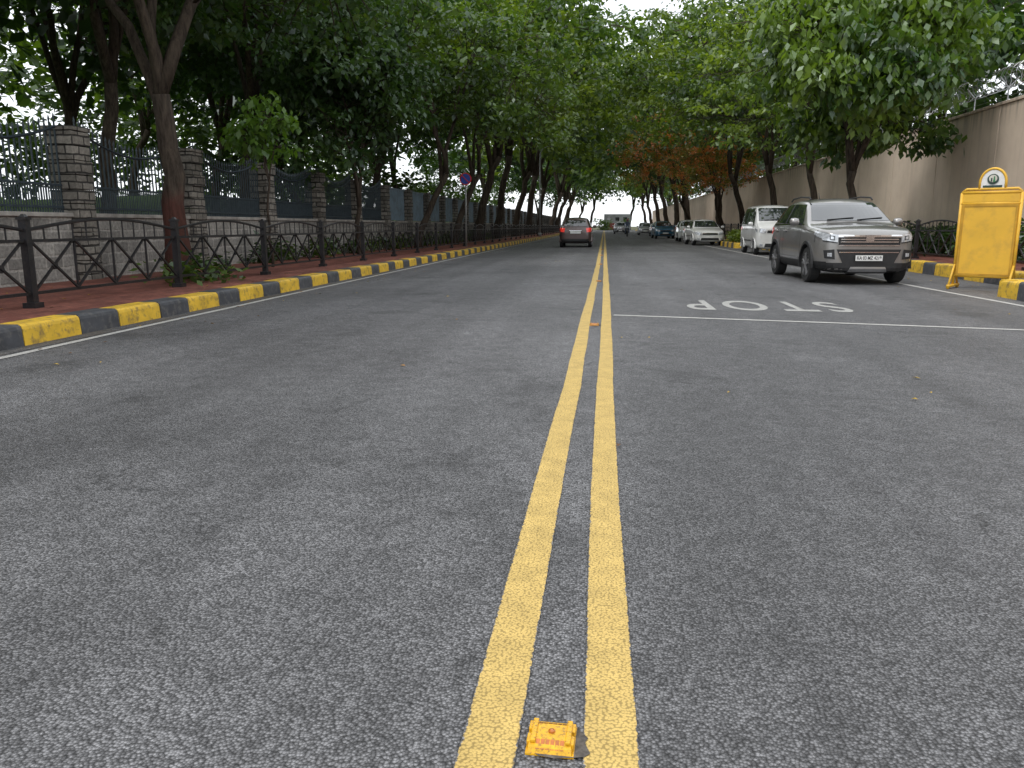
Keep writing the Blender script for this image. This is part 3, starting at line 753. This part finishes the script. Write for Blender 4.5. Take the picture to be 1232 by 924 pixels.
    for s in (-1, 1):
        for yy in (ymid-.10, y3-.06):
            hit = bvh.ray_cast(V((s*3, yy, belt-.09)), V((-s, 0, 0)))[0]
            if hit: parts.box((hit.x+s*.018, yy, belt-.09), (.03, .17, .028), PT)
        mx = st[4][1]+.085; my = y1+.06; mz = zl+.04
        parts.lathe([(.02, -.09), (.062, -.07), (.078, 0), (.062, .07), (.02, .09)], (s*mx, my, mz), 'x', 12, PT)
        parts.bar((s*(mx-.14), my+.03, mz-.05), (s*mx, my+.01, mz-.03), .035, BK)
    for xx in (-.45, .1):
        p = bvh.ray_cast(V((xx, -3, zb3+.035)), V((0, 1, 0)))[0]; q = bvh.ray_cast(V((xx+.5, -3, zb3+.075)), V((0, 1, 0)))[0]
        if p and q: parts.bar(p+V((0, -.02, .01)), q+V((0, -.02, .01)), .014, BK)
    if kind == 'suv':
        for s in (-1, 1):
            parts.tube([(s*.59, 1.78, 1.565), (s*.59, 1.88, 1.61), (s*.59, 2.5, 1.64), (s*.58, 3.15, 1.62), (s*.57, 3.35, 1.57)], .016, 6, BK)
        parts.tube([(0, 3.3, 1.60), (0, 3.4, 1.76)], [.01, .004], 5, BK)
    parts.build('trim', mats, E, smooth=True)
    if plate:
        cu = bpy.data.curves.new('p', 'FONT'); cu.body = plate; cu.size = .095; cu.align_x = 'CENTER'; cu.align_y = 'CENTER'; cu.offset = .001
        t = bpy.data.objects.new('t', cu); col.objects.link(t); dg = bpy.context.evaluated_depsgraph_get()
        pm = bpy.data.meshes.new_from_object(t.evaluated_get(dg)); bpy.data.objects.remove(t)
        pm.materials.clear(); pm.materials.append(INK); hit = bvh.ray_cast(V((0, -3, .487)), V((0, 1, 0)))[0]
        o = bpy.data.objects.new('number_plate_text', pm); col.objects.link(o); o.parent = E; o.rotation_euler = (math.pi/2, 0, 0)
        o.location = (0, hit.y-.058, .487); o.scale = (.68, .9, 1)
    cut = MB()
    for ay in (a0, a1):
        for s in (-1, 1): cut.lathe([(rw+.055, -.22), (rw+.055, .22)] , (s*(st[4][1]-.10), ay, rw+.01), 'x', 28, 1)
    co_ = cut.build('cut', [paint, BLK])
    bmm = bmesh.new(); bmm.from_mesh(co_.data); bmesh.ops.recalc_face_normals(bmm, faces=bmm.faces); bmm.to_mesh(co_.data); bmm.free()
    md = body.modifiers.new('b', 'BOOLEAN'); md.operation = 'DIFFERENCE'; md.object = co_; md.solver = 'EXACT'
    dg = bpy.context.evaluated_depsgraph_get(); nm = bpy.data.meshes.new_from_object(body.evaluated_get(dg))
    body.modifiers.clear(); body.data = nm; bpy.data.objects.remove(co_)
    ar = MB(); wo = st[4][1]
    for ay in (a0, a1):
        for s in (-1, 1):
            nA = 18; A = [math.radians(-8+196*k/nA) for k in range(nA+1)]; r0 = rw+.045; r1 = rw+(.10 if kind == 'suv' else .062)
            for k in range(nA):
                def P(r, a, x): return (s*x, ay+r*math.cos(a), rw+.01+r*math.sin(a))
                xo = wo+.012; a, c = A[k], A[k+1]
                ar.quad(P(r0, a, xo), P(r1, a, xo-.006), P(r1, c, xo-.006), P(r0, c, xo)); ar.quad(P(r1, a, xo-.006), P(r1, a, xo-.05), P(r1, c, xo-.05), P(r1, c, xo-.006))
                ar.quad(P(r0, a, xo-.08), P(r0, a, xo), P(r0, c, xo), P(r0, c, xo-.08))
    ar.build('wheel_arches', [BLK if kind == 'suv' else paint], E)
    for i, ay in enumerate((a0, a1)):
        for s in (-1, 1):
            w = MB(); tw = D['tw']; r = rw
            w.lathe([(r*.62, -tw/2), (r*.93, -tw/2), (r, -tw/2+.03), (r, tw/2-.03), (r*.93, tw/2), (r*.70, tw/2), (r*.67, tw/2-.02)], (0, 0, 0), 'x', 32, 0)
            fx = s*tw/2
            w.lathe([(r*.66, -.01), (r*.66, .0)], (fx-s*.025, 0, 0), 'x', 28, 2)
            w.lathe([(r*.69, -.004), (r*.70, .006), (r*.63, .008), (r*.63, -.004)], (fx-s*.004, 0, 0), 'x', 32, 1)
            for k in range(5):
                for dd in (-.13, .13):
                    a = 2*math.pi*k/5+.3; w.bar((fx-s*.006, r*.12*math.cos(a), r*.12*math.sin(a)), (fx-s*.004, r*.66*math.cos(a+dd), r*.66*math.sin(a+dd)), .028, 1)
            w.lathe([(r*.17, -.012), (r*.15, .012)], (fx-s*.004, 0, 0), 'x', 14, 1)
            w.build('wheel', [RUB, RIM, BLK], E, smooth=False, loc=(s*(wo-.02-tw/2), ay, r))
    E.location = loc; E.rotation_euler = (0, 0, rz)
    return E
SILV = carpaint('grey_metallic_paint', (.28, .27, .26), .5)
WP = carpaint('white_paint', (.72, .72, .70), 0); MAR = carpaint('brown_grey_paint', (.075, .045, .042), .3)
BLU = carpaint('blue_paint', (.02, .12, .22), .2); SL = carpaint('silver_paint', (.45, .46, .47), .6); DK = carpaint('dark_paint', (.04, .045, .05), .3)
make_car('parked_suv', 'suv', SILV, (4.73, 15.15, 0), math.radians(1.5), plate='KA 03 MZ 4219')
make_car('parked_van', 'van', WP, (6.35, 30.6, 0), 0)
make_car('parked_sedan', 'sedan', WP, (5.75, 45.2, 0), math.radians(3))
make_car('parked_hatchback', 'hatch', WP, (5.95, 56.5, 0), 0)
make_car('parked_hatchback', 'hatch', BLU, (5.2, 70, 0), math.radians(4))
make_car('parked_sedan', 'sedan', DK, (5.6, 84, 0), 0)
make_car('parked_hatchback', 'hatch', SL, (4.9, 98, 0), 0)
make_car('moving_car', 'hatch', MAR, (-1.42, 44.4, 0), math.pi)
make_car('moving_car', 'suv', SL, (2.2, 112, 0), 0)

# ------------------------------------------------------------------ barricade
p0 = V((6.02, 14.62)); p1 = V((6.70, 14.12)); cc = (p0+p1)/2; dd = p1-p0
E = empty('barricade', (cc.x, cc.y, 0), math.atan2(dd.y, dd.x))
BY = basic('barricade_yellow', (.76, .44, .04), .5, 0, .1, 1.5, dirt=(.40, .22, .05, .4))
wB = .88; b = MB()
for s in (-1, 1):
    b.tube([(s*wB/2, 0, .05), (s*wB/2, 0, 1.60)], .026, 10)
    b.box((s*wB/2, 0, .05), (.05, .62, .045)); b.bar((s*wB/2, -.26, .07), (s*wB/2, 0, .42), .03); b.bar((s*wB/2, .26, .07), (s*wB/2, 0, .42), .03)
    for q in (-.28, .28): b.tube([(s*wB/2-.02, q, .03), (s*wB/2+.02, q, .03)], .03, 10)
for z in (.22, 1.42, 1.60): b.tube([(-wB/2, 0, z), (wB/2, 0, z)], .026, 10)
b.tube([(-wB/2, 0, 1.60), (-wB/2+.06, 0, 1.655), (wB/2-.06, 0, 1.655), (wB/2, 0, 1.60)], .022, 8)
b.build('frame', [BY], E, smooth=True)
b = MB(); b.box((0, -.004, .82), (wB-.05, .03, 1.16)); b.box((0, -.004, 1.51), (wB-.05, .024, .13)); b.build('panel', [BY], E)
b = MB()
for z in (.245, 1.39): b.box((0, -.024, z), (wB-.06, .012, .035))
for s in (-1, 1): b.box((s*(wB/2-.045), -.024, .82), (.035, .012, 1.11))
b.build('panel_border', [basic('barricade_edge', (.50, .27, .02), .5)], E)
b = MB(); n = 20
pts = [(-.19, 0, 1.66)]+[(-.19*math.cos(math.pi*k/n), 0, 1.76+.22*math.sin(math.pi*k/n)) for k in range(n+1)]+[(.19, 0, 1.66)]
b.tube(pts, .022, 8); b.build('crest_frame', [BY], E, smooth=True)
b = MB(); b.v = [(p[0]*.95, -.006, p[2]) for p in pts]; b.f = [tuple(range(len(pts)))]; b.m = [0]
b.build('crest_board', [PLW], E)
b = MB(); b.lathe([(.085, -.004), (.085, .004)], (0, -.014, 1.81), 'y', 20, 0); b.lathe([(.06, -.003), (.06, .003)], (0, -.022, 1.82), 'y', 18, 1); b.box((0, -.013, 1.695), (.28, .006, .035), 0); b.box((.02, -.03, 1.81), (.035, .006, .09), 2, .0, .4); b.box((-.02, -.03, 1.80), (.02, .006, .06), 0)
b.build('crest_emblem', [basic('emblem_dark', (.03, .06, .05), .5), basic('emblem_pale', (.6, .58, .5), .5), basic('emblem_green', (.05, .2, .08), .5)], E)

# ------------------------------------------------------------------ signs, poles
def roundsign(x, y, z, r=.27):
    E = empty('no_parking_sign', (x, y, 0)); b = MB(); b.tube([(0, 0, .1), (0, 0, z+r+.05)], .035, 10); b.build('pole', [basic('pole_grey', (.35, .35, .34), .5, .4)], E, smooth=True)
    b = MB(); b.lathe([(r, -.004), (r, .004)], (0, -.05, z), 'y', 32, 0); b.lathe([(r*.80, -.003), (r*.80, .003)], (0, -.059, z), 'y', 32, 1)
    b.bar((-r*.56, -.066, z+r*.56), (r*.56, -.066, z-r*.56), r*.14, 0)
    b.build('face', [basic('sign_red', (.6, .03, .03), .4), basic('sign_blue', (.03, .08, .42), .4)], E)
roundsign(-6.15, 36, 3.1)
def lamp(x, y, s):
    E = empty('street_lamp', (x, y, 0)); b = MB()
    b.tube([(0, 0, 0), (0, 0, 3), (0, 0, 7.6), (s*.25, 0, 8.1), (s*1.6, 0, 8.35)], [.09, .075, .055, .05, .035], 10); b.box((0, 0, .25), (.3, .3, .4))
    b.build('pole', [basic('lamp_pole', (.28, .29, .29), .5, .5)], E, smooth=True)
    b = MB(); b.box((s*1.85, 0, 8.36), (.6, .2, .1)); b.build('luminaire', [COPE], E, bevel=.03)
lamp(-6.0, 76, 1)

# ------------------------------------------------------------------ far building
B = empty('white_building', (3.4, 222, 0)); b = MB(); b.box((0, 0, 2.1), (7, 8, 4.2)); b.build('walls', [basic('white_render', (.27, .275, .27), .8, var=.15, scale=.6)], B)
b = MB()
for k in (-1, 0, 1):
    b.box((k*2.1, -4.02, 2.9), (1.0, .1, .9))
b.build('windows', [GLASS], B)
b = MB(); b.box((-1.5, -6, 1.0), (2.0, .2, 1.7)); b.build('red_gate', [basic('red_band', (.20, .05, .04), .6)], B)
shrub('shrub', [(-1.5+random.uniform(0, 1.6)*k, 205+random.uniform(-2, 2), 0) for k in range(7)], 2.6, L_MID, 21, size=.5, m=24, nk=7, sp=.5, spr=.45)

# ------------------------------------------------------------------ motorcyclist
E = empty('motorcyclist', (2.35, 84, 0)); b = MB()
for y in (-.62, .62):
    b.lathe([(.22, -.04), (.30, -.045), (.30, .045), (.22, .04)], (0, y, .30), 'x', 20, 0)
b.tube([(0, -.62, .30), (0, -.45, .95)], .03, 6, 1); b.tube([(-.33, -.42, 1.02), (.33, -.42, 1.02)], .018, 6, 1); b.tube([(0, -.5, .80), (0, -.2, .84), (0, .1, .78), (0, .7, .80)], [.09, .15, .12, .09], 8, 2)
b.tube([(0, -.2, .45), (0, .25, .42), (0, .62, .30)], [.16, .14, .04], 8, 1); b.lathe([(.09, -.05), (.10, .02), (.08, .06)], (0, -.56, .92), 'y', 12, 3)
b.build('motorcycle', [RUB, BLK, DK, LAMP], E, smooth=True)
J = [(0, .15, .92), (0, .08, 1.2), (0, .0, 1.42), (0, -.04, 1.52), (.19, 0, 1.40), (.27, -.16, 1.18), (.30, -.40, 1.05), (-.19, 0, 1.40), (-.27, -.16, 1.18), (-.30, -.40, 1.05),
     (.13, -.25, .88), (.17, -.12, .45), (.17, -.22, .36), (-.13, -.25, .88), (-.17, -.12, .45), (-.17, -.22, .36)]
Ed = [(0, 1), (1, 2), (2, 3), (2, 4), (4, 5), (5, 6), (2, 7), (7, 8), (8, 9), (0, 10), (10, 11), (11, 12), (0, 13), (13, 14), (14, 15)]
Rd = [.16, .15, .15, .06, .08, .055, .04, .08, .055, .04, .09, .06, .05, .09, .06, .05]
try:
    me = bpy.data.meshes.new('rider'); me.from_pydata(J, Ed, []); me.materials.append(basic('rider_shirt', (.10, .12, .18), .8))
    o = bpy.data.objects.new('rider', me); col.objects.link(o); o.parent = E
    o.modifiers.new('s', 'SKIN')
    if not me.skin_vertices:
        bpy.context.view_layer.objects.active = o; o.select_set(True); bpy.ops.mesh.customdata_skin_add()
    for i, r in enumerate(Rd): me.skin_vertices[0].data[i].radius = (r, r)
    me.skin_vertices[0].data[0].use_root = True
    u = o.modifiers.new('u', 'SUBSURF'); u.levels = u.render_levels = 2
except Exception as ex: print('skin', ex)
b = MB(); b.lathe([(.02, -.15), (.10, -.11), (.135, 0), (.11, .10), (.03, .15)], (0, -.06, 1.66), 'z', 14, 0); b.box((0, -.17, 1.65), (.16, .06, .09), 1)
b.build('helmet', [basic('helmet_red', (.25, .03, .03), .3), GLASS], E, smooth=True)

# ------------------------------------------------------------------ world, sun, camera
el, az = math.radians(58), math.radians(228)
w = bpy.data.worlds.new('World'); scene.world = w; w.use_nodes = True; nt = w.node_tree; nt.nodes.clear()
o = nt.nodes.new('ShaderNodeOutputWorld'); bg = nt.nodes.new('ShaderNodeBackground'); sky = nt.nodes.new('ShaderNodeTexSky')
sky.sky_type = 'NISHITA'; sky.sun_disc = False; sky.sun_elevation = el; sky.sun_rotation = az
tc = nt.nodes.new('ShaderNodeTexCoord'); cl = noise(nt, tc.outputs['Generated'], 2.2, 5, .6)
nt.links.new(mixc(nt, maprange(nt, cl, .3, .6, .72, .97), sky.outputs[0], (12.3, 12.7, 13.2)), bg.inputs[0])
bg.inputs[1].default_value = .13; nt.links.new(bg.outputs[0], o.inputs[0])
sl = bpy.data.lights.new('sun', 'SUN'); sl.energy = 1.45; sl.angle = math.radians(12); sl.color = (1, .97, .93)
so = bpy.data.objects.new('sun', sl); col.objects.link(so); d = V((math.sin(az)*math.cos(el), math.cos(az)*math.cos(el), math.sin(el)))
so.rotation_euler = d.to_track_quat('Z', 'Y').to_euler(); so.location = (0, 0, 30)
cam = bpy.data.cameras.new('camera'); co = bpy.data.objects.new('camera', cam); col.objects.link(co)
cam.sensor_width = 36; cam.lens = 28.05; cam.clip_end = 5000; cam.clip_start = .05
co.location = (0, 0, 1.05); co.rotation_euler = (math.radians(90-11.19), 0, math.radians(6.47)); scene.camera = co
scene.view_settings.view_transform = 'Standard'; scene.view_settings.look = 'None'; scene.view_settings.exposure = 0
